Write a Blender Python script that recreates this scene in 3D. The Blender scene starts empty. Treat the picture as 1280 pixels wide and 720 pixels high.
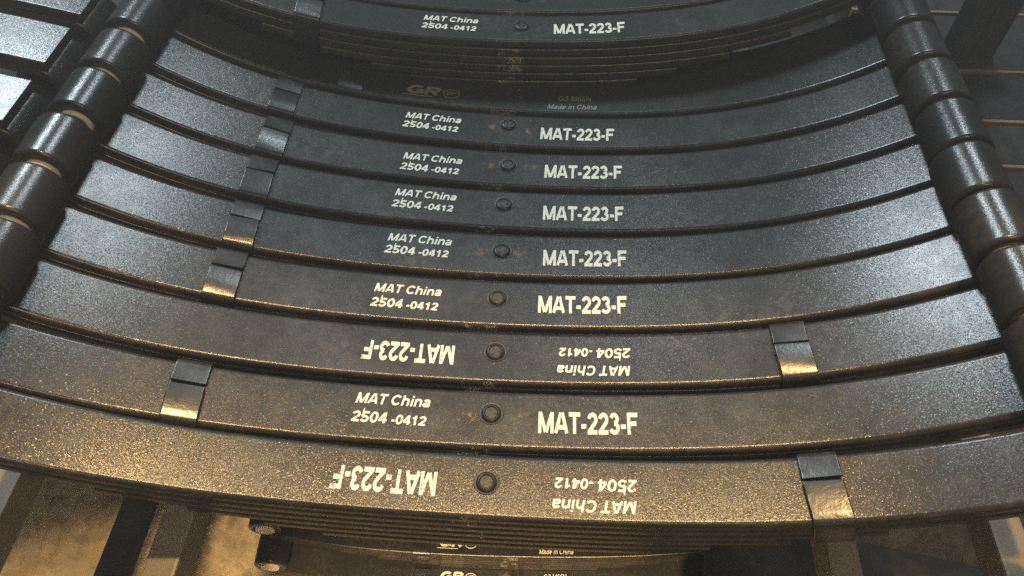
import bpy, bmesh, math, random
from math import sin, cos, pi, radians, sqrt, atan2
from mathutils import Vector, Matrix, Euler

random.seed(7)
SC = bpy.context.scene
COL = SC.collection

# ---------------------------------------------------------------- camera
cam_d = bpy.data.cameras.new("camera")
cam_d.sensor_fit = 'HORIZONTAL'
cam_d.sensor_width = 36.0
cam_d.lens = 930.4 / 1280 * 36.0
cam_d.clip_start = 0.01
cam_d.clip_end = 60
cam = bpy.data.objects.new("camera", cam_d)
COL.objects.link(cam)
cam.location = (0.04427, -0.7521, 0.62106)
cam.rotation_euler = (0.65615, 0.00231, 0.06525)
SC.camera = cam

# ---------------------------------------------------------------- world, lamps, exposure
W = bpy.data.worlds.new("World")
SC.world = W
W.use_nodes = True
wb = W.node_tree.nodes["Background"]
wb.inputs[0].default_value = (0.55, 0.66, 0.75, 1)
wb.inputs[1].default_value = 0.05


def area(name, loc, target, size, power, color):
    l = bpy.data.lights.new(name, 'AREA')
    l.shape = 'RECTANGLE'
    l.size, l.size_y = size
    l.energy = power
    l.color = color
    o = bpy.data.objects.new(name, l)
    COL.objects.link(o)
    o.location = loc
    o.rotation_euler = (Vector(target) - Vector(loc)).to_track_quat('-Z', 'Y').to_euler()
    return o


area("ceiling_lamp", (0.95, 2.72, 3.9), (0, -0.1, 0), (0.75, 0.75), 125, (0.80, 0.94, 1.0))
area("ceiling_lamp", (-1.9, 2.66, 3.7), (0, -0.1, 0), (0.75, 0.75), 185, (0.80, 0.94, 1.0))

sl = bpy.data.lights.new("warm_spot_lamp", 'SPOT')
sl.energy = 820
sl.color = (1.0, 0.635, 0.265)
sl.spot_size = radians(24)
sl.spot_blend = 0.03
sl.shadow_soft_size = 0.05
so = bpy.data.objects.new("warm_spot_lamp", sl)
COL.objects.link(so)
so.location = (-0.1, 0.32, 3.9)
so.rotation_euler = Euler((radians(-20.4), 0, 0))
so.scale = (2.5, 1, 1)

sl2 = bpy.data.lights.new("warm_floor_lamp", 'SPOT')
sl2.energy = 1050
sl2.color = (1.0, 0.66, 0.28)
sl2.spot_size = radians(13)
sl2.spot_blend = 0.2
sl2.shadow_soft_size = 0.05
so2 = bpy.data.objects.new("warm_floor_lamp", sl2)
COL.objects.link(so2)
so2.location = (0, -1.9, 1.3)
so2.scale = (4, 1, 1)
so2.rotation_euler = Euler((radians(32.0), 0, 0))

area("front_ceiling_lamp", (0.55, -1.55, 2.5), (0, 0, 0), (0.5, 0.4), 26, (1.0, 0.80, 0.56))

SC.render.engine = 'CYCLES'
SC.cycles.use_denoising = False
SC.view_settings.view_transform = 'Standard'
SC.view_settings.look = 'None'
SC.view_settings.gamma = 1
SC.view_settings.exposure = 0
SC.view_settings.use_curve_mapping = False

# ---------------------------------------------------------------- helpers


class NT:
    """small node-tree builder"""

    def __init__(s, name):
        s.m = bpy.data.materials.new(name)
        s.m.use_nodes = True
        s.t = s.m.node_tree
        s.b = s.t.nodes["Principled BSDF"]
        s.tc = s.t.nodes.new("ShaderNodeTexCoord")

    def n(s, typ, **kw):
        nd = s.t.nodes.new(typ)
        for k, v in kw.items():
            setattr(nd, k, v)
        return nd

    def l(s, a, b):
        s.t.links.new(a, b)

    def val(s, v, sock):
        if hasattr(v, "is_output"):
            s.l(v, sock)
        else:
            sock.default_value = v

    def math(s, op, a, b=0.0, c=0.0, clamp=False):
        nd = s.n("ShaderNodeMath", operation=op, use_clamp=clamp)
        s.val(a, nd.inputs[0]); s.val(b, nd.inputs[1]); s.val(c, nd.inputs[2])
        return nd.outputs[0]

    def noise(s, scale, detail=2.0, rough=0.5, vec=None, w=None):
        nd = s.n("ShaderNodeTexNoise")
        if w is not None:
            nd.noise_dimensions = '4D'
            s.val(w, nd.inputs["W"])
        nd.inputs["Scale"].default_value = scale
        nd.inputs["Detail"].default_value = detail
        nd.inputs["Roughness"].default_value = rough
        s.l(vec or s.tc.outputs["Object"], nd.inputs["Vector"])
        return nd.outputs["Fac"]

    def ramp(s, fac, a, b, smooth=True):
        nd = s.n("ShaderNodeMapRange", interpolation_type='SMOOTHSTEP' if smooth else 'LINEAR')
        s.l(fac, nd.inputs[0])
        nd.inputs[1].default_value = a
        nd.inputs[2].default_value = b
        return nd.outputs[0]

    def mix(s, fac, a, b):
        nd = s.n("ShaderNodeMix", data_type='RGBA')
        s.val(fac, nd.inputs[0])
        s.val(a, nd.inputs[6]); s.val(b, nd.inputs[7])
        return nd.outputs[2]

    def bump(s, h, strength, dist, normal=None):
        nd = s.n("ShaderNodeBump")
        nd.inputs["Strength"].default_value = strength
        nd.inputs["Distance"].default_value = dist
        s.l(h, nd.inputs["Height"])
        if normal:
            s.l(normal, nd.inputs["Normal"])
        return nd.outputs[0]

    def set(s, **kw):
        for k, v in kw.items():
            s.val(v, s.b.inputs[k.replace("_", " ")])


HALF_W = 0.0598 / 2


def mat_paint(name, base=(0.016, 0.0165, 0.017, 1), grain=1450, gs=0.23, rough=0.20, dust=1.0, scuffs=True):
    k = NT(name)
    oi = k.n("ShaderNodeObjectInfo")
    rnd = k.math('MULTIPLY', oi.outputs["Random"], 37.0)
    sep = k.n("ShaderNodeSeparateXYZ")
    k.l(k.tc.outputs["Object"], sep.inputs[0])
    x, y, z = sep.outputs
    ay = k.math('ABSOLUTE', y)
    # settled dust, blotchy
    d = k.math('MULTIPLY', k.ramp(k.noise(9, 5, 0.62, w=rnd), 0.42, 0.8), k.ramp(k.noise(160, 3, 0.6, w=rnd), 0.35, 0.75))
    d = k.math('MULTIPLY', d, 0.28 * dust)
    col = k.mix(d, base, (0.20, 0.155, 0.11, 1))
    # worn, dusty rims and side faces
    side = k.ramp(ay, HALF_W - 0.0035, HALF_W - 0.0005)
    s1 = k.math('MULTIPLY', side, k.ramp(k.noise(22, 6, 0.7, w=rnd), 0.44, 0.70))
    col = k.mix(k.math('MULTIPLY', s1, 0.16 * dust), col, (0.24, 0.17, 0.11, 1))
    if scuffs:
        # stamped and rubbed patch on the side face near the middle
        px = k.math('ABSOLUTE', k.math('ADD', x, 0.017))
        pm = k.math('MULTIPLY', k.math('SUBTRACT', 1.0, k.ramp(px, 0.014, 0.019)), k.ramp(ay, HALF_W - 0.002, HALF_W - 0.0008))
        pm = k.math('MULTIPLY', pm, k.math('MULTIPLY', k.ramp(k.noise(620, 2, 0.6, w=rnd), 0.46, 0.58), k.ramp(k.noise(60, 3, 0.6, w=rnd), 0.46, 0.6)))
        col = k.mix(k.math('MULTIPLY', pm, 0.7), col, (0.50, 0.45, 0.38, 1))
        # brown rubbed marks beside the bolt
        ax = k.math('ABSOLUTE', x)
        bm = k.math('MULTIPLY', k.ramp(ax, 0.011, 0.016), k.math('SUBTRACT', 1.0, k.ramp(ax, 0.022, 0.044)))
        bm = k.math('MULTIPLY', bm, k.math('SUBTRACT', 1.0, k.ramp(k.math('ABSOLUTE', y), 0.003, 0.010)))
        bm = k.math('MULTIPLY', bm, k.ramp(k.noise(95, 4, 0.65, w=rnd), 0.50, 0.64))
        bm = k.math('MULTIPLY', bm, k.ramp(oi.outputs["Random"], 0.3, 1.0))
        col = k.mix(k.math('MULTIPLY', bm, 0.7), col, (0.30, 0.16, 0.065, 1))
        # sparse pale scratches
        mp = k.n("ShaderNodeMapping")
        k.l(k.tc.outputs["Object"], mp.inputs[0])
        mp.inputs["Scale"].default_value = (40, 420, 40)
        sc = k.ramp(k.noise(1.0, 2, 0.5, vec=mp.outputs[0], w=rnd), 0.74, 0.80)
        col = k.mix(k.math('MULTIPLY', sc, 0.25), col, (0.2, 0.18, 0.15, 1))
    rg = k.math('ADD', rough, k.math('MULTIPLY', k.math('ADD', d, k.noise(60, 3)), 0.10))
    rg = k.math('ADD', rg, k.math('MULTIPLY', k.ramp(k.noise(14, 5, 0.65, w=rnd), 0.45, 0.75), 0.06))
    # orange-peel grain: little flakes tilted at random, on a soft bump
    vo = k.n("ShaderNodeTexVoronoi", feature='F1')
    vo.inputs["Scale"].default_value = grain
    k.l(k.tc.outputs["Object"], vo.inputs["Vector"])
    sub = k.n("ShaderNodeVectorMath", operation='SUBTRACT')
    k.l(vo.outputs["Color"], sub.inputs[0])
    sub.inputs[1].default_value = (0.5, 0.5, 0.5)
    ln = k.n("ShaderNodeVectorMath", operation='LENGTH')
    k.l(sub.outputs[0], ln.inputs[0])
    mul = k.n("ShaderNodeVectorMath", operation='SCALE')
    k.l(sub.outputs[0], mul.inputs[0])
    k.l(k.math('MULTIPLY', k.math("POWER", ln.outputs["Value"], 1.5), gs), mul.inputs["Scale"])
    b1 = k.bump(k.noise(grain * 0.45, 2, 0.55), 0.25, 0.0003)
    add = k.n("ShaderNodeVectorMath", operation='ADD')
    k.l(b1, add.inputs[0])
    k.l(mul.outputs[0], add.inputs[1])
    nrm = k.n("ShaderNodeVectorMath", operation='NORMALIZE')
    k.l(add.outputs[0], nrm.inputs[0])
    k.set(Base_Color=col, Roughness=rg, Normal=nrm.outputs[0])
    k.b.inputs["Specular IOR Level"].default_value = 0.35
    return k.m


def mat_clip():
    k = NT("satin_black_strap")
    n1 = k.noise(30, 4, 0.6)
    col = k.mix(k.math('MULTIPLY', k.ramp(k.noise(70, 5, 0.7), 0.5, 0.75), 0.25), (0.013, 0.013, 0.014, 1), (0.10, 0.085, 0.07, 1))
    k.set(Base_Color=col, Roughness=k.math('ADD', 0.15, k.math('MULTIPLY', n1, 0.2)), Normal=k.bump(k.noise(220, 3, 0.6), 0.25, 0.0006))
    k.b.inputs["Metallic"].default_value = 0.0
    k.b.inputs["Specular IOR Level"].default_value = 0.5
    return k.m


def mat_simple(name, col, rough=0.5, bs=0.3, bscale=200, bd=0.0005, var=0.25, met=0.0, spec=0.5, col2=None, vs=40):
    k = NT(name)
    f = k.math('MULTIPLY', k.ramp(k.noise(vs, 5, 0.6), 0.35, 0.75), var)
    c2 = col2 or tuple(c * 0.5 for c in col[:3]) + (1,)
    k.set(Base_Color=k.mix(f, col, c2), Roughness=rough, Normal=k.bump(k.noise(bscale, 3, 0.6), bs, bd))
    k.b.inputs["Metallic"].default_value = met
    k.b.inputs["Specular IOR Level"].default_value = spec
    return k.m


def mat_letter(name="white_stencil_paint", ink=(0.66, 0.655, 0.55, 1)):
    k = NT(name)
    w = k.ramp(k.noise(300, 4, 0.65), 0.30, 0.42)
    col = k.mix(w, (0.15, 0.145, 0.12, 1), ink)
    k.set(Base_Color=col, Roughness=0.6, Normal=k.bump(k.noise(520, 1.5, 0.55), 0.45, 0.0008))
    k.b.inputs["Specular IOR Level"].default_value = 0.25
    return k.m


def mat_floor():
    k = NT("dusty_concrete")
    a = k.noise(3.0, 8, 0.62)
    b = k.noise(38, 6, 0.7)
    col = k.mix(k.ramp(k.noise(7.0, 8, 0.68), 0.38, 0.62), (0.19, 0.155, 0.108, 1), (0.36, 0.30, 0.215, 1))
    col = k.mix(k.math('MULTIPLY', k.ramp(b, 0.46, 0.66), 0.7), col, (0.12, 0.095, 0.066, 1))
    k.set(Base_Color=col, Roughness=0.85, Normal=k.bump(b, 0.4, 0.002))
    return k.m


M_PAINT = mat_paint("grainy_black_paint")
M_DARK = mat_paint("dull_black_paint", base=(0.013, 0.013, 0.014, 1), grain=700, gs=0.3, rough=0.4, dust=0.8, scuffs=False)
M_CLIP = mat_clip()
M_BOLT = mat_simple("oiled_black_bolt", (0.012, 0.012, 0.012, 1), 0.38, 0.3, 260, 0.0006, 0.2, spec=0.3, col2=(0.09, 0.055, 0.03, 1), vs=120)
M_BUSH = mat_simple("cream_nylon", (0.72, 0.66, 0.55, 1), 0.45, 0.1, 200, 0.0003, 0.25)
M_LETTER = mat_letter()
M_LETTER_SHADED = mat_letter("shaded_stencil_paint", (0.20, 0.20, 0.18, 1))  # ink greyed to paint in the raised stack's shade
M_STEEL = mat_simple("bare_dusty_steel_tube", (0.20, 0.17, 0.135, 1), 0.5, 0.25, 90, 0.0006, 0.5, met=0.0, spec=0.6)
M_BLACKSTEEL = mat_simple("black_rack_steel", (0.018, 0.018, 0.019, 1), 0.55, 0.3, 120, 0.0006, 0.4, spec=0.2, col2=(0.07, 0.055, 0.04, 1))
M_LIP = mat_simple("worn_plank_lip", (0.30, 0.19, 0.10, 1), 0.4, 0.3, 120, 0.0006, 0.5, met=0.3)
M_FLOOR = mat_floor()


def link(name, me, m=None, parent=None):
    o = bpy.data.objects.new(name, me)
    COL.objects.link(o)
    if m and me is not None and not me.materials:
        me.materials.append(m)
    if parent:
        o.parent = parent
    return o


def mesh(name, verts, faces, m, sharp=40, smooth=True):
    me = bpy.data.meshes.new(name)
    me.from_pydata([tuple(v) for v in verts], [], faces)
    bm = bmesh.new()
    bm.from_mesh(me)
    bmesh.ops.recalc_face_normals(bm, faces=bm.faces)
    bm.to_mesh(me)
    bm.free()
    me.materials.append(m)
    if smooth:
        me.shade_smooth()
        me.set_sharp_from_angle(angle=radians(sharp))
    return me


def rrect(hw, ht, r, seg=3):
    """rounded rectangle, (a, b) with |a|<=hw, |b|<=ht"""
    out = []
    for cx, cy, a0 in ((hw - r, ht - r, 0), (-hw + r, ht - r, 90), (-hw + r, -ht + r, 180), (hw - r, -ht + r, 270)):
        e = min(0.0008, r * 0.25)
        p0, p1 = radians(a0), radians(a0 + 90)
        flat0 = (hw - r if abs(cos(p0)) < .5 else ht - r) > e * 1.5
        flat1 = (hw - r if abs(cos(p1)) < .5 else ht - r) > e * 1.5
        if flat0:      # a support vertex on the flat keeps the flat's shading flat
            out.append((cx + r * cos(p0) + e * sin(p0), cy + r * sin(p0) - e * cos(p0)))
        for i in range(seg + 1):
            a = radians(a0 + 90 * i / seg)
            out.append((cx + r * cos(a), cy + r * sin(a)))
        if flat1:
            out.append((cx + r * cos(p1) - e * sin(p1), cy + r * sin(p1) + e * cos(p1)))
    return out


def sweep(path, sec):
    """path: list of (origin, A, B); sec: list of (a, b). Closed tube with caps."""
    n = len(sec)
    v, f = [], []
    for o, A, B in path:
        for a, b in sec:
            v.append(o + A * a + B * b)
    for i in range(len(path) - 1):
        for j in range(n):
            k = (j + 1) % n
            f.append((i * n + j, i * n + k, (i + 1) * n + k, (i + 1) * n + j))
    f.append(tuple(range(n)))
    f.append(tuple((len(path) - 1) * n + j for j in range(n)))
    return v, f


def join(parts):
    V, F = [], []
    for v, f in parts:
        o = len(V)
        V += list(v)
        F += [tuple(i + o for i in q) for q in f]
    return V, F


def box(x0, x1, y0, y1, z0, z1, r=0.002, axis='x'):
    """rounded box swept along an axis"""
    if axis == 'x':
        hw, ht = (y1 - y0) / 2, (z1 - z0) / 2
        c = Vector((0, (y0 + y1) / 2, (z0 + z1) / 2))
        p = [(c + Vector((x, 0, 0)), Vector((0, 1, 0)), Vector((0, 0, 1))) for x in (x0, x1)]
    elif axis == 'y':
        hw, ht = (x1 - x0) / 2, (z1 - z0) / 2
        c = Vector(((x0 + x1) / 2, 0, (z0 + z1) / 2))
        p = [(c + Vector((0, y, 0)), Vector((1, 0, 0)), Vector((0, 0, 1))) for y in (y0, y1)]
    else:
        hw, ht = (x1 - x0) / 2, (y1 - y0) / 2
        c = Vector(((x0 + x1) / 2, (y0 + y1) / 2, 0))
        p = [(c + Vector((0, 0, z)), Vector((1, 0, 0)), Vector((0, 1, 0))) for z in (z0, z1)]
    return sweep(p, rrect(hw, ht, min(r, hw * .9, ht * .9), 2))


def lathe(prof, seg=32, frame=None):
    """prof: list of (r, h) revolved about +Z of the frame"""
    v, f = [], []
    fr = frame or Matrix()
    n = len(prof)
    for i in range(seg):
        a = 2 * pi * i / seg
        for r, h in prof:
            v.append(fr @ Vector((r * cos(a), r * sin(a), h)))
    for i in range(seg):
        k = (i + 1) % seg
        for j in range(n - 1):
            f.append((i * n + j, k * n + j, k * n + j + 1, i * n + j + 1))
    return v, f


# ---------------------------------------------------------------- floor
fl = link("floor", mesh("floor", *box(-3, 3, -2.4, 3, -0.98, -0.925, 0.001), M_FLOOR, smooth=False))
fl["kind"] = "structure"

# ---------------------------------------------------------------- the leaf spring
T = 0.0118          # leaf thickness
PITCH = 0.066
C2, C4, C3 = 0.28313, 1.45532, 0.0652
XL = 0.420          # beyond it the leaf runs straight


def zc(x):
    if abs(x) > XL:
        s = 1 if x > 0 else -1
        return zc(s * XL) + slope(s * XL) * (x - s * XL)
    return C2 * x * x + C4 * x ** 4 + C3 * x ** 3


def slope(x):
    if abs(x) > XL:
        x = XL if x > 0 else -XL
    return 2 * C2 * x + 4 * C4 * x ** 3 + 3 * C3 * x * x


def frame_at(x):
    s = slope(x)
    t = Vector((1, 0, s)).normalized()
    n = Vector((-t.z, 0, t.x))
    return Vector((x, 0, zc(x))), t, n


YA = Vector((0, 1, 0))
R_EYE = 0.0285
X_EYE = 0.4475


def eye_centre(s):
    p, t, n = frame_at(s * X_EYE)
    return p + n * (R_EYE - T)


def make_main_leaf(name, m):
    path = []
    tc = T / 2
    rc = R_EYE - tc

    def loop(s):
        p, t, n = frame_at(s * X_EYE)
        c = p + n * (R_EYE - T)
        out = []
        d = t * s
        for i in range(0, 31):
            a = radians(322) * i / 30
            rad = -n * cos(a) + d * sin(a)
            tan = n * sin(a) + d * cos(a)
            o = c + rad * rc
            out.append((o, YA, -rad))
        return out
    L = loop(-1)[::-1]
    path += L
    N = 72
    for i in range(1, N):
        x = -X_EYE + 2 * X_EYE * i / N
        p, t, n = frame_at(x)
        path.append((p - n * tc, YA, n))
    path += loop(1)
    return mesh(name, *sweep(path, rrect(HALF_W, tc, 0.0042, 4)), m)


def make_leaf(i, m, half):
    """i = 1.. below the main leaf"""
    path = []
    N = 40
    for k in range(N + 1):
        x = -half + 2 * half * k / N
        p, t, n = frame_at(x)
        path.append((p - n * (T / 2 + i * (T + 0.0004)), YA, n))
    return mesh("leaf", *sweep(path, rrect(HALF_W, T / 2, 0.0032, 3)), m)


def make_clip(u, skew=0.0):
    p, t, n = frame_at(u)
    tc = 0.0026
    hw = HALF_W + 0.0004 + tc / 2
    top = 0.0003 + tc / 2
    bot = -3 * (T + 0.0004) - 0.0004 - tc / 2
    r = 0.005
    pts = []

    def corner(cy, cn, a0, a1):
        for i in range(5):
            a = radians(a0 + (a1 - a0) * i / 4)
            pts.append((cy + r * cos(a), cn + r * sin(a)))
    up = random.uniform(0.0, 0.0026)
    pts.append((0.0045, top + 0.0002 + up))
    pts.append((0.0020, top + 0.0006 + up))
    bl = random.uniform(0.0008, 0.0022)
    pts.append((-hw * 0.35, top + 0.0006 + bl * 0.8))
    pts.append((-hw * 0.62, top + 0.0006 + bl))
    corner(-hw + r, top - r + 0.0006 + bl * 0.5, 90, 180)
    corner(-hw + r, bot + r, 180, 270)
    corner(hw - r, bot + r, 270, 360)
    corner(hw - r, top - r + 0.0004, 0, 90)
    pts.append((hw * 0.5, top + 0.0005))
    pts.append((0.0078, top + random.uniform(0.0002, 0.0022)))
    path = []
    n_pts = len(pts)
    rolls = (random.uniform(-0.10, 0.10), random.uniform(-0.09, 0.09))
    for i, (y, h) in enumerate(pts):
        a = pts[max(i - 1, 0)]
        b = pts[min(i + 1, n_pts - 1)]
        d = Vector((b[0] - a[0], b[1] - a[1])).normalized()
        nn = YA * (-d.y) + n * d.x
        ro, k = 0.0, 0.0            # the folded tabs are not quite parallel to the leaf
        if i < 4:
            ro, k = rolls[0], (1.0, 1.0, 0.75, 0.45)[i]
        elif i >= n_pts - 2:
            ro, k = rolls[1], (0.6, 1.0)[i - n_pts + 2]
        tt = (t + n * ro * k).normalized()
        n2 = (nn - tt * nn.dot(tt)).normalized()
        path.append((p + YA * y + n * (h + abs(ro) * k * 0.016) + t * skew * (-y if y < 0 else -y * 0.4), tt, n2))
    return mesh("rebound_clip", *sweep(path, rrect(0.0160, tc / 2, 0.0009, 2)), M_CLIP, sharp=50)


def make_bolt(u, v):
    p, t, n = frame_at(u)
    f = Matrix((( t.x, 0, n.x, p.x), (0, 1, 0, v), (t.z, 0, n.z, p.z), (0, 0, 0, 1)))
    r = 0.0093
    prof = [(0.0116, 0.0001), (0.0112, 0.0006), (r + 0.0004, 0.0004), (r, 0.0004), (r, 0.0016), (r - 0.0012, 0.0027), (r * 0.70, 0.0030), (r * 0.60, 0.0020), (r * .25, 0.0021), (0.0, 0.0021)]
    v1, f1 = lathe(prof, 36, f)
    # two small raised ticks on the head
    tk = []
    for a in (20, 145, 265):
        q = f @ Matrix.Rotation(radians(a), 4, 'Z')
        vv, ff = box(-0.0006, 0.0006, 0.0028, 0.0050, 0.0019, 0.0027, 0.0003)
        tk.append(([q @ Vector(w) for w in vv], ff))
    return mesh("centre_bolt", *join([(v1, f1)] + tk), M_BOLT, sharp=32)


def make_bushing(s, solid=False):
    c = eye_centre(s)
    e = HALF_W + 0.0022
    f = Matrix.Translation(c) @ Matrix.Rotation(radians(90), 4, 'X')
    ro = R_EYE - T - 0.0003
    if solid:
        prof = [(0, -e), (ro * 0.94, -e), (ro, -e + 0.0015), (ro, e - 0.0015), (ro * 0.94, e), (ro * .5, e), (ro * .46, e - .001), (0, e - .001)]
    else:
        ri = ro - 0.0030
        prof = [(ri, -e), (ro - .0008, -e), (ro, -e + .001), (ro, e - .001), (ro - .0008, e), (ri, e), (ri, -e)]
    return mesh("bushing", *lathe(prof, 36, f), M_BUSH)


# --- lettering: stroke glyphs (cap height 1)


def arc(cx, cy, rx, ry, a0, a1, n=14):
    return [(cx + rx * cos(radians(a0 + (a1 - a0) * i / n)), cy + ry * sin(radians(a0 + (a1 - a0) * i / n))) for i in range(n + 1)]


GL = {
    'M': (1.16, [[(.16, 0), (.16, 1)], [(1.0, 0), (1.0, 1)], [(.19, .95), (.56, .06)], [(.97, .95), (.60, .06)]]),
    'A': (1.0, [[(.12, .02), (.45, .98)], [(.88, .02), (.55, .98)], [(.25, .29), (.75, .29)]]),
    'T': (.85, [[(.03, .905), (.82, .905)], [(.425, 0), (.425, .9)]]),
    '-': (.46, [[(.06, .36), (.40, .36)]]),
    '2': (.77, [arc(.385, .68, .245, .225, 172, -38) + [(.17, .14)], [(.05, .095), (.71, .095)]]),
    '3': (.77, [arc(.37, .715, .215, .19, 165, -90), arc(.37, .295, .255, .205, 90, -165)]),
    'F': (.82, [[(.17, 0), (.17, 1)], [(.12, .905), (.78, .905)], [(.15, .50), (.68, .50)]]),
    'C': (1.02, [arc(.53, .5, .39, .41, 38, 322, 22)]),
    'h': (.85, [[(.16, 0), (.16, 1)], arc(.43, .43, .25, .225, 180, 0) + [(.68, 0)]]),
    'i': (.39, [[(.195, 0), (.195, .72)], [(.195, .83), (.195, 1)]]),
    'n': (.85, [[(.16, 0), (.16, .72)], arc(.43, .43, .25, .225, 180, 0) + [(.68, 0)]]),
    'a': (.77, [arc(.36, .21, .23, .135, 0, 360, 18), arc(.37, .49, .25, .155, 165, 0) + [(.62, 0)]]),
    '5': (.77, [[(.68, .905), (.20, .905), (.15, .50)], arc(.36, .31, .27, .225, 140, -160)]),
    '0': (.77, [arc(.385, .5, .255, .415, 0, 360, 24)]),
    '4': (.77, [[(.52, 0), (.52, 1)], [(.04, .28), (.74, .28)], [(.47, .93), (.10, .32)]]),
    '1': (.77, [[(.44, 0), (.44, 1)], [(.42, .83), (.14, .68)]]),
    'G': (1.1, [arc(.54, .5, .41, .41, 42, 322, 22), [(.58, .44), (1.02, .44)], [(.94, .42), (.94, .06)]]),
    'R': (1.02, [[(.17, 0), (.17, 1)], [(.1, .905), (.6, .905)] + arc(.6, .705, .22, .2, 88, -88, 8) + [(.1, .505)], [(.5, .48), (.88, .02)]]),
    'd': (.85, [arc(.38, .34, .23, .25, 0, 360, 18), [(.68, 0), (.68, 1)]]),
    'e': (.77, [arc(.385, .36, .26, .27, 0, 318, 18), [(.14, .38), (.64, .38)]]),
    'N': (1.0, [[(.16, 0), (.16, 1)], [(.84, 0), (.84, 1)], [(.18, .95), (.82, .05)]]),
    '6': (.77, [arc(.385, .31, .25, .22, 0, 360, 18), arc(.50, .44, .36, .47, 68, 185, 10)]),
    ' ': (.36, []),
}


def strip(pl, s):
    """flat ribbon of width s along a polyline"""
    v, f = [], []
    closed = len(pl) > 3 and abs(pl[0][0] - pl[-1][0]) + abs(pl[0][1] - pl[-1][1]) < 1e-6
    n = len(pl)
    for i, p in enumerate(pl):
        a = pl[i - 1] if i > 0 else (pl[-2] if closed else p)
        b = pl[i + 1] if i < n - 1 else (pl[1] if closed else p)
        d1 = Vector((p[0] - a[0], p[1] - a[1]))
        d2 = Vector((b[0] - p[0], b[1] - p[1]))
        if d1.length < 1e-9: d1 = d2
        if d2.length < 1e-9: d2 = d1
        d1.normalize(); d2.normalize()
        d = (d1 + d2).normalized()
        k = s / 2 / max(0.5, d.dot(d1))
        v += [(p[0] - d.y * k, p[1] + d.x * k), (p[0] + d.y * k, p[1] - d.x * k)]
        if i:
            f.append((2 * i - 2, 2 * i - 1, 2 * i + 1, 2 * i))
    return v, f


def text_geo(txt, u0, u1, v0, h, stroke, shear=0.0, flip=False, gap=0.0, scales=None, drip=False, bowing=0.0, lift0=0.0003):
    """ribbons for one line between u0 and u1, baseline v0, cap height h"""
    items, x = [], 0.0
    for i, ch in enumerate(txt):
        w, st = GL[ch]
        sc = scales[i] if scales else 1.0
        for pl in st:
            items.append(strip([(x + px * sc, py * sc) for px, py in pl], stroke * (sc ** .5)))
        if drip and ch == '5':
            items.append(strip([(x + .13, .86), (x + .15, 1.28)], .10))
        x += w * sc + gap
    x -= gap
    V, F = [], []
    kx = (u1 - u0) / x
    lift = lift0
    for v, f in items:
        o = len(V)
        for px, py in v:
            u = u0 + px * kx + shear * py * h
            vv = v0 + py * h + bowing * (u - u0)
            if flip:
                u, vv = -u, -vv
            p, t, n = frame_at(u)
            V.append(p + YA * vv + n * lift)
        F += [tuple(o + i for i in q) for q in f]
        lift += 0.000012
    return V, F


def make_lettering(geos, mat=None):
    V, F = join(geos)
    me = bpy.data.meshes.new("lettering")
    me.from_pydata([tuple(v) for v in V], [], F)
    bm = bmesh.new()
    bm.from_mesh(me)
    for f in bm.faces:
        f.normal_update()
        if f.normal.z < 0:
            f.normal_flip()
    bm.to_mesh(me)
    bm.free()
    me.materials.append(mat or M_LETTER)
    return me


LEAF_HALF = [0.432, 0.321, 0.253, 0.192, 0.144]
ME_MAIN = make_main_leaf("main_leaf", M_PAINT)
ME_LEAF = [make_leaf(i + 1, M_PAINT, h) for i, h in enumerate(LEAF_HALF)]
ME_BUSH = {(-1, 0): make_bushing(-1), (1, 0): make_bushing(1), (-1, 1): make_bushing(-1, True), (1, 1): make_bushing(1, True)}


def big_text(u0, u1, v, flip):
    return make_lettering([text_geo("MAT-223-F", u0, u1, v - 0.0108, 0.0220, 0.215, 0.0, flip, gap=-0.02)])


def small_text(u0, u1, v1, v2, flip, sc):
    return make_lettering([
        text_geo("MAT China", u0, u1, v1 - 0.0055, 0.0112, 0.205, 0.17, flip),
        text_geo("2504 -0412", u0 - .001, u1 - .0015, v2 - 0.0055, 0.0112, 0.205, 0.10, flip,
                 scales=[1, 1, 1, 1, .8, .86, .86, .86, .86, .86], drip=True)])


def maker_text(mat=None):
    g = [text_geo("GR", -0.148, -0.104, -0.013, 0.0165, 0.27, 0.22)]
    ring = [(-0.0885 + 0.0105 * cos(a * pi / 12), -0.0065 + 0.0085 * sin(a * pi / 12)) for a in range(25)]
    for poly, s in ((ring, .0014), ([(-0.0945, -0.0085), (-0.0895, -0.0065), (-0.0825, -0.0045)], .0022),
                    ([(-0.0945, -0.004), (-0.0895, -0.003), (-0.0835, -0.0015)], .0012), ([(-0.150, -0.0165), (-0.112, -0.0165)], .0012)):
        v, f = strip(poly, s)
        V = []
        for u, vv in v:
            p, t, n = frame_at(u)
            V.append(p + YA * vv + n * 0.00042)
        g.append((V, f))
    a = make_lettering(g, mat)
    b = make_lettering([text_geo("G3-M66N", 0.051, 0.0945, -0.006, 0.0098, 0.17, 0.1),
                        text_geo("Made in China", 0.038, 0.102, -0.0225, 0.0095, 0.17, 0.2)], mat)
    return a, b


def make_spring(label, loc, yaw, clip_u=None, letters=(), bolt=(0, 0.005), solid=0, clip_skew=0.05, group="leaf springs of the front row", no_eye_bush=False, cat="leaf spring"):
    root = bpy.data.objects.new("leaf_spring", None)
    COL.objects.link(root)
    root.empty_display_size = 0.05
    root.location = loc
    root.rotation_euler = (0, 0, yaw)
    root["label"] = label
    root["category"] = cat
    root["group"] = group
    link("main_leaf", ME_MAIN, None, root)
    for me in ME_LEAF:
        link("leaf", me, None, root)
    for s in (-1, 1):
        link("bushing", ME_BUSH[(s, solid)], None, root)
    if clip_u is not None:
        link("rebound_clip", make_clip(clip_u, clip_skew), None, root)
    link("centre_bolt", make_bolt(*bolt), None, root)
    for me in letters:
        link("lettering", me, None, root)
    return root


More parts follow.
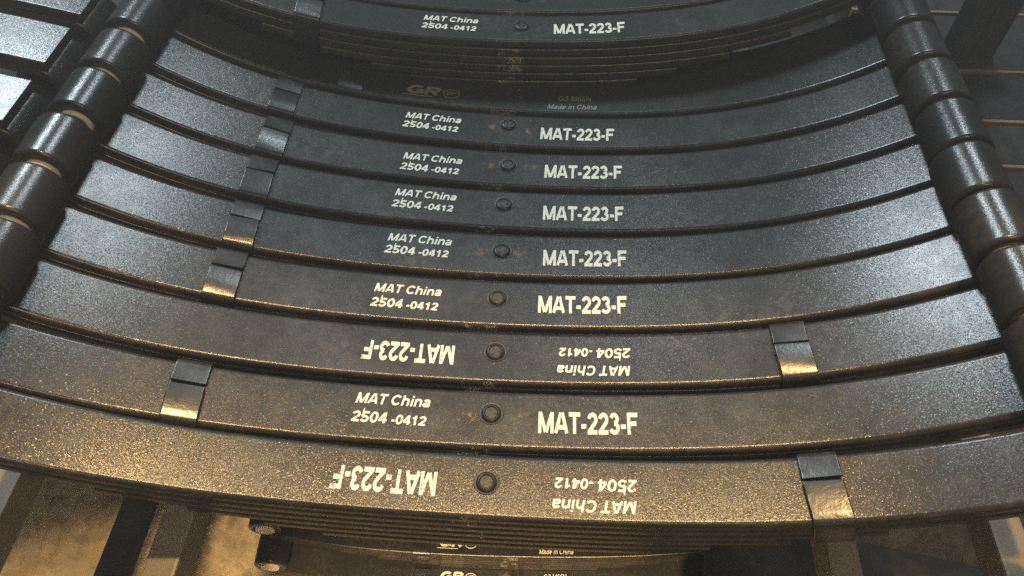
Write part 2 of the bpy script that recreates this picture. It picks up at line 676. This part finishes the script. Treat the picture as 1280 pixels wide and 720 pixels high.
DY = [0.00594, 0.00225, 0.00079, -0.00107, -0.00118, -0.00125, -0.00333, -0.00215]
YAW = [-0.02717, -0.01689, -0.01081, 0.00014, 0.01155, 0.01683, 0.01712, 0.0065]
DX = [-0.00069, -0.00041, -0.00091, -0.0036, -0.00086, 0.0029, 0.00099, 0.00254]
CLIP = [-0.2864, -0.2819, -0.2821, -0.2771, -0.2788, 0.2773, -0.2762, 0.2813]
BOLT = [(-0.0083, .0084), (-0.0045, .0041), (-0.0043, .0062), (0.0006, .004), (-0.0018, .0055), (-0.003, .0055), (0.0005, .0055), (0.0006, .0029)]
BIG = [(.0325, .1248, -.0046), (.0394, .1322, -.0029), (.0406, .1326, -.0038), (.0456, .1366, -.0032), (.040, .1318, -.0005),
       (.0424, .1335, .0003), (.044, .136, -.002), (.0424, .135, .0012)]
SMALL = [(-.140, -.0693, .0097, -.0071), (-.132, -.0606, .0062, -.0117), (-.1316, -.0604, .0128, -.005), (-.126, -.0555, .013, -.0042),
         (-.1314, -.0612, .0097, -.0089), (-.1292, -.0587, .0131, -.0069), (-.1274, -.0576, .0140, -.0052), (-.1311, -.0592, .0146, -.0047)]
LABELS = [
    "white lettered leaf spring farthest back in the front row, next to the shade",
    "second from the rear of the five leaf springs with clips aligned at left",
    "middle one of the five leaf springs whose clips line up at left",
    "grey lettered black leaf spring just behind the warmly lit brownish ones",
    "warmly lit leaf spring with upright lettering and the nearest of the five aligned left clips",
    "leaf spring third from the front with upside-down lettering and its clip on the right",
    "leaf spring second from the front with upright lettering and a lone clip at far left",
    "frontmost leaf spring with upside-down lettering, its layered leaf edges showing below",
]
for k in range(8):
    a = YAW[k]
    inv = k in (5, 7)
    letters = [big_text(*BIG[k], inv), small_text(*SMALL[k], inv, 1)]
    loc = (DX[k] + a * HALF_W, -k * PITCH + DY[k] - HALF_W, 0)
    make_spring(LABELS[k], loc, a, CLIP[k], letters, BOLT[k], clip_skew=random.uniform(0.02, 0.10))

# the two differently lettered springs behind them, in the shade of the raised stack
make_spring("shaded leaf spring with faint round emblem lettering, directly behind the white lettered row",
            (0, PITCH + 0.0065 - HALF_W, 0), -0.029, -0.2186, maker_text(M_LETTER_SHADED), (0.0, 0.004))
make_spring("leaf spring lying hidden in the shade right below the raised stack",
            (0, 2 * PITCH + 0.0065 - HALF_W, -0.014), -0.029, None, (), (0.0, 0.004))

# raised stack at the back
qa = 0.029
UPL = (0.00178 + qa * HALF_W, 0.1305 - HALF_W, 0.0640)
make_spring("leaf spring at the front of the raised rear stack, stepped leaf edges facing the camera", UPL, qa, -0.272,
            [big_text(.038, .130, -.003, False), small_text(-.131, -.060, .011, -.006, False, 1)], (-0.003, 0.002),
            group="leaf springs of the raised stack")
make_spring("second leaf spring of the raised rear stack, only its leaf edges showing on top",
            (UPL[0] - 0.002, UPL[1] + 0.0665, UPL[2]), qa, -0.245, (), (-0.003, 0.002), group="leaf springs of the raised stack")

for i in range(3):
    make_spring("leaf spring farther back in the raised stack, hidden behind its front springs", (UPL[0] - 0.004, UPL[1] + 0.0665 * (2 + i), UPL[2]), qa, -0.245, (),
                (-0.003, 0.002), group="springs farther back in the raised stack")

# lower stack seen below the front row
mt = maker_text()
for i in range(2):
    lab = ["rear leaf spring of the low stack under the front row, white bushing ends showing",
           "middle leaf spring of the low stack at the bottom edge, with round emblem lettering"][i]
    make_spring(lab, (0.022, (-0.278, -0.318)[i], (-0.775, -0.8505)[i]), 0.045, -0.18, mt, (0, 0.004), solid=1, group="leaf springs of the low stack")

# ---------------------------------------------------------------- neighbouring stack, arched the other way, on the left
XC = -0.95
KZ = 0.30
HX = 0.42
ZN = 0.112


def nz(x):
    return ZN + KZ * (HX * HX - (x - XC) ** 2)


def nframe(x):
    t = Vector((1, 0, -2 * KZ * (x - XC))).normalized()
    return Vector((x, 0, nz(x))), t, Vector((-t.z, 0, t.x))


def n_leaf(half, i):
    path = []
    for k in range(33):
        x = XC - half + 2 * half * k / 32
        p, t, n = nframe(x)
        path.append((p - n * (T / 2 + i * (T + .0004)), YA, n))
    return mesh("leaf", *sweep(path, rrect(HALF_W, T / 2, 0.0022, 3)), M_PAINT)


def n_main():
    tc = T / 2
    rc = R_EYE - tc
    path = []

    def loop(s):
        p, t, n = nframe(XC + s * 0.408)
        base = p - n * (T + .0004)
        c = base - n * R_EYE
        d = t * s
        out = []
        for i in range(25):
            a = radians(322) * i / 24
            rad = n * cos(a) + d * sin(a)
            out.append((c + rad * rc, YA, rad))
        return out
    path += loop(-1)[::-1]
    for k in range(1, 32):
        p, t, n = nframe(XC - 0.408 + 0.816 * k / 32)
        path.append((p - n * (T / 2 + T + .0004), YA, n))
    path += loop(1)
    return mesh("main_leaf", *sweep(path, rrect(HALF_W, tc, 0.0042, 3)), M_PAINT)


ME_NT, ME_NM = n_leaf(HX, 0), n_main()
nl = ["second", "third", "fourth", "nearest"]
for i, (yc, dx) in enumerate(((0.056, 0.0), (-0.040, 0.0), (-0.140, 0.0), (-0.228, -0.012))):
    root = bpy.data.objects.new("arched_leaf_spring", None)
    COL.objects.link(root)
    root.location = (dx, yc, 0)
    root.scale = (1, 1.2, 1)
    root["label"] = ["cut end of the bright arched spring in the top left corner, farthest back",
                     "bright square-cut arched spring at left, second from the top left corner",
                     "bright square-cut arched spring at left, third down beside the rolled eyes",
                     "arched spring at the left edge, lowest of the bright cut ends"][i]
    root["category"] = "leaf spring"
    root["group"] = "arched springs of the left stack"
    link("leaf", ME_NT, None, root)
    link("main_leaf", ME_NM, None, root)

# ---------------------------------------------------------------- rack below
rack = bpy.data.objects.new("storage_rack", None)
COL.objects.link(rack)
rack.location = (0, -0.3, -0.9)
rack["label"] = "steel tube rack of long rails carrying the front row of leaf springs"
rack["category"] = "rack"


def part(name, geo, m, parent, sharp=40, label=None):
    o = link(name, mesh(name, *geo, m, sharp), None, parent)
    o.matrix_parent_inverse = parent.matrix_basis.inverted()
    if label:
        o["label"] = label
    return o


for x0, x1 in ((-0.313, -0.281), (-0.500, -0.468), (0.322, 0.352), (0.482, 0.514)):
    part("rail", box(x0, x1, -0.95, 0.35, -0.122, -0.082, 0.003, 'y'), M_STEEL, rack)
for y in (-0.42, -0.08, 0.16):
    part("cross_bar", box(-0.56, 0.56, y - 0.02, y + 0.02, -0.0815, -0.0745, 0.001, 'x'), M_BLACKSTEEL, rack)
for x in (-0.484, 0.498):
    for y in (-0.10, 0.30):
        part("post", box(x - .015, x + .015, y - .02, y + .02, -0.925, -0.1225, 0.003, 'z'), M_BLACKSTEEL, rack)

for x0, x1, y0, z in ((-1.6, -0.52, -0.27, -0.14), (-0.5, 0.50, 0.19, -0.10), (0.52, 0.80, -0.05, -0.26)):  # black sheets added to block rear lamp light and darken the gaps
    part("added_shade_deck", box(x0, x1, y0, 1.3, z - 0.01, z, 0.002, 'x'), M_BLACKSTEEL, rack)

part("added_shade_panel", box(-0.5, 0.66, 0.62, 0.63, -0.0995, 0.30, 0.002, 'x'), M_BLACKSTEEL, rack)  # added to keep the rear lamps off the surface below it

# flat bar lying lower on the left, black sheet lower on the right
fb = link("flat_bar", mesh("flat_bar", *box(-0.500, -0.455, -0.95, 0.2, -0.345, -0.335, 0.002, 'y'), M_BLACKSTEEL))
fb["label"] = "dark flat steel bar below the left tube rail at the bottom edge"
fb["category"] = "steel bar"
sv, sf = box(0.36, 1.1, -1.0, -0.25, -0.51, -0.50, 0.002, 'x')
sh = link("steel_sheet", mesh("steel_sheet", sv, sf, M_BLACKSTEEL))
sh.rotation_euler = (0, 0, -0.155)
sh["label"] = "black steel sheet lying under the right rails at the bottom right corner"
sh["category"] = "steel sheet"

# ---------------------------------------------------------------- rack with planks behind on the right
r2 = bpy.data.objects.new("shelf_rack", None)
COL.objects.link(r2)
r2.location = (1.0, 0.4, -0.9)
r2["label"] = "dark neighbouring rack of wide planks with worn tan edges, at the top right"
r2["category"] = "rack"
for i, y in enumerate((0.155, 0.174 + .0, 0.285, 0.424, 0.610, 0.80)):
    if i == 0:
        continue
    yn = (0, 0.285, 0.424, 0.610, 0.80, 1.0)[i]
    pk = part("plank", box(0.62, 2.2, y + 0.004, yn - 0.012, -0.2185, -0.2005, 0.002, 'x'), M_DARK, r2)
    lp = part("edge_strip", box(0.62, 2.2, y - 0.004, y + 0.0036, -0.2225, -0.200, 0.002, 'x'), M_LIP, r2)
part("plank", box(0.62, 2.2, 0.03, 0.16, -0.2185, -0.2005, 0.002, 'x'), M_DARK, r2)
part("post", box(0.80, 0.84, 0.46, 0.50, -0.925, -0.01, 0.003, 'z'), M_BLACKSTEEL, r2)
part("post", box(0.76, 0.798, 0.46, 0.50, -0.925, 0.30, 0.003, 'z'), M_BLACKSTEEL, r2)

# ---------------------------------------------------------------- haze volume added in place of a lens-flare veil
hz = link("haze", mesh("haze", *box(-3.4, 3.4, -2.8, 3.4, -1.98, 0.80, 0.001), bpy.data.materials.new("flare_veil_haze"), smooth=False))
hz["kind"] = "stuff"
hm = hz.data.materials[0]
hm.use_nodes = True
ht = hm.node_tree
ht.nodes.clear()
ho = ht.nodes.new("ShaderNodeOutputMaterial")
hv = ht.nodes.new("ShaderNodeVolumePrincipled")
hv.inputs["Color"].default_value = (0.86, 0.93, 1.0, 1)
hv.inputs["Density"].default_value = 0.125
hv.inputs["Anisotropy"].default_value = 0.6
ht.links.new(hv.outputs[0], ho.inputs["Volume"])
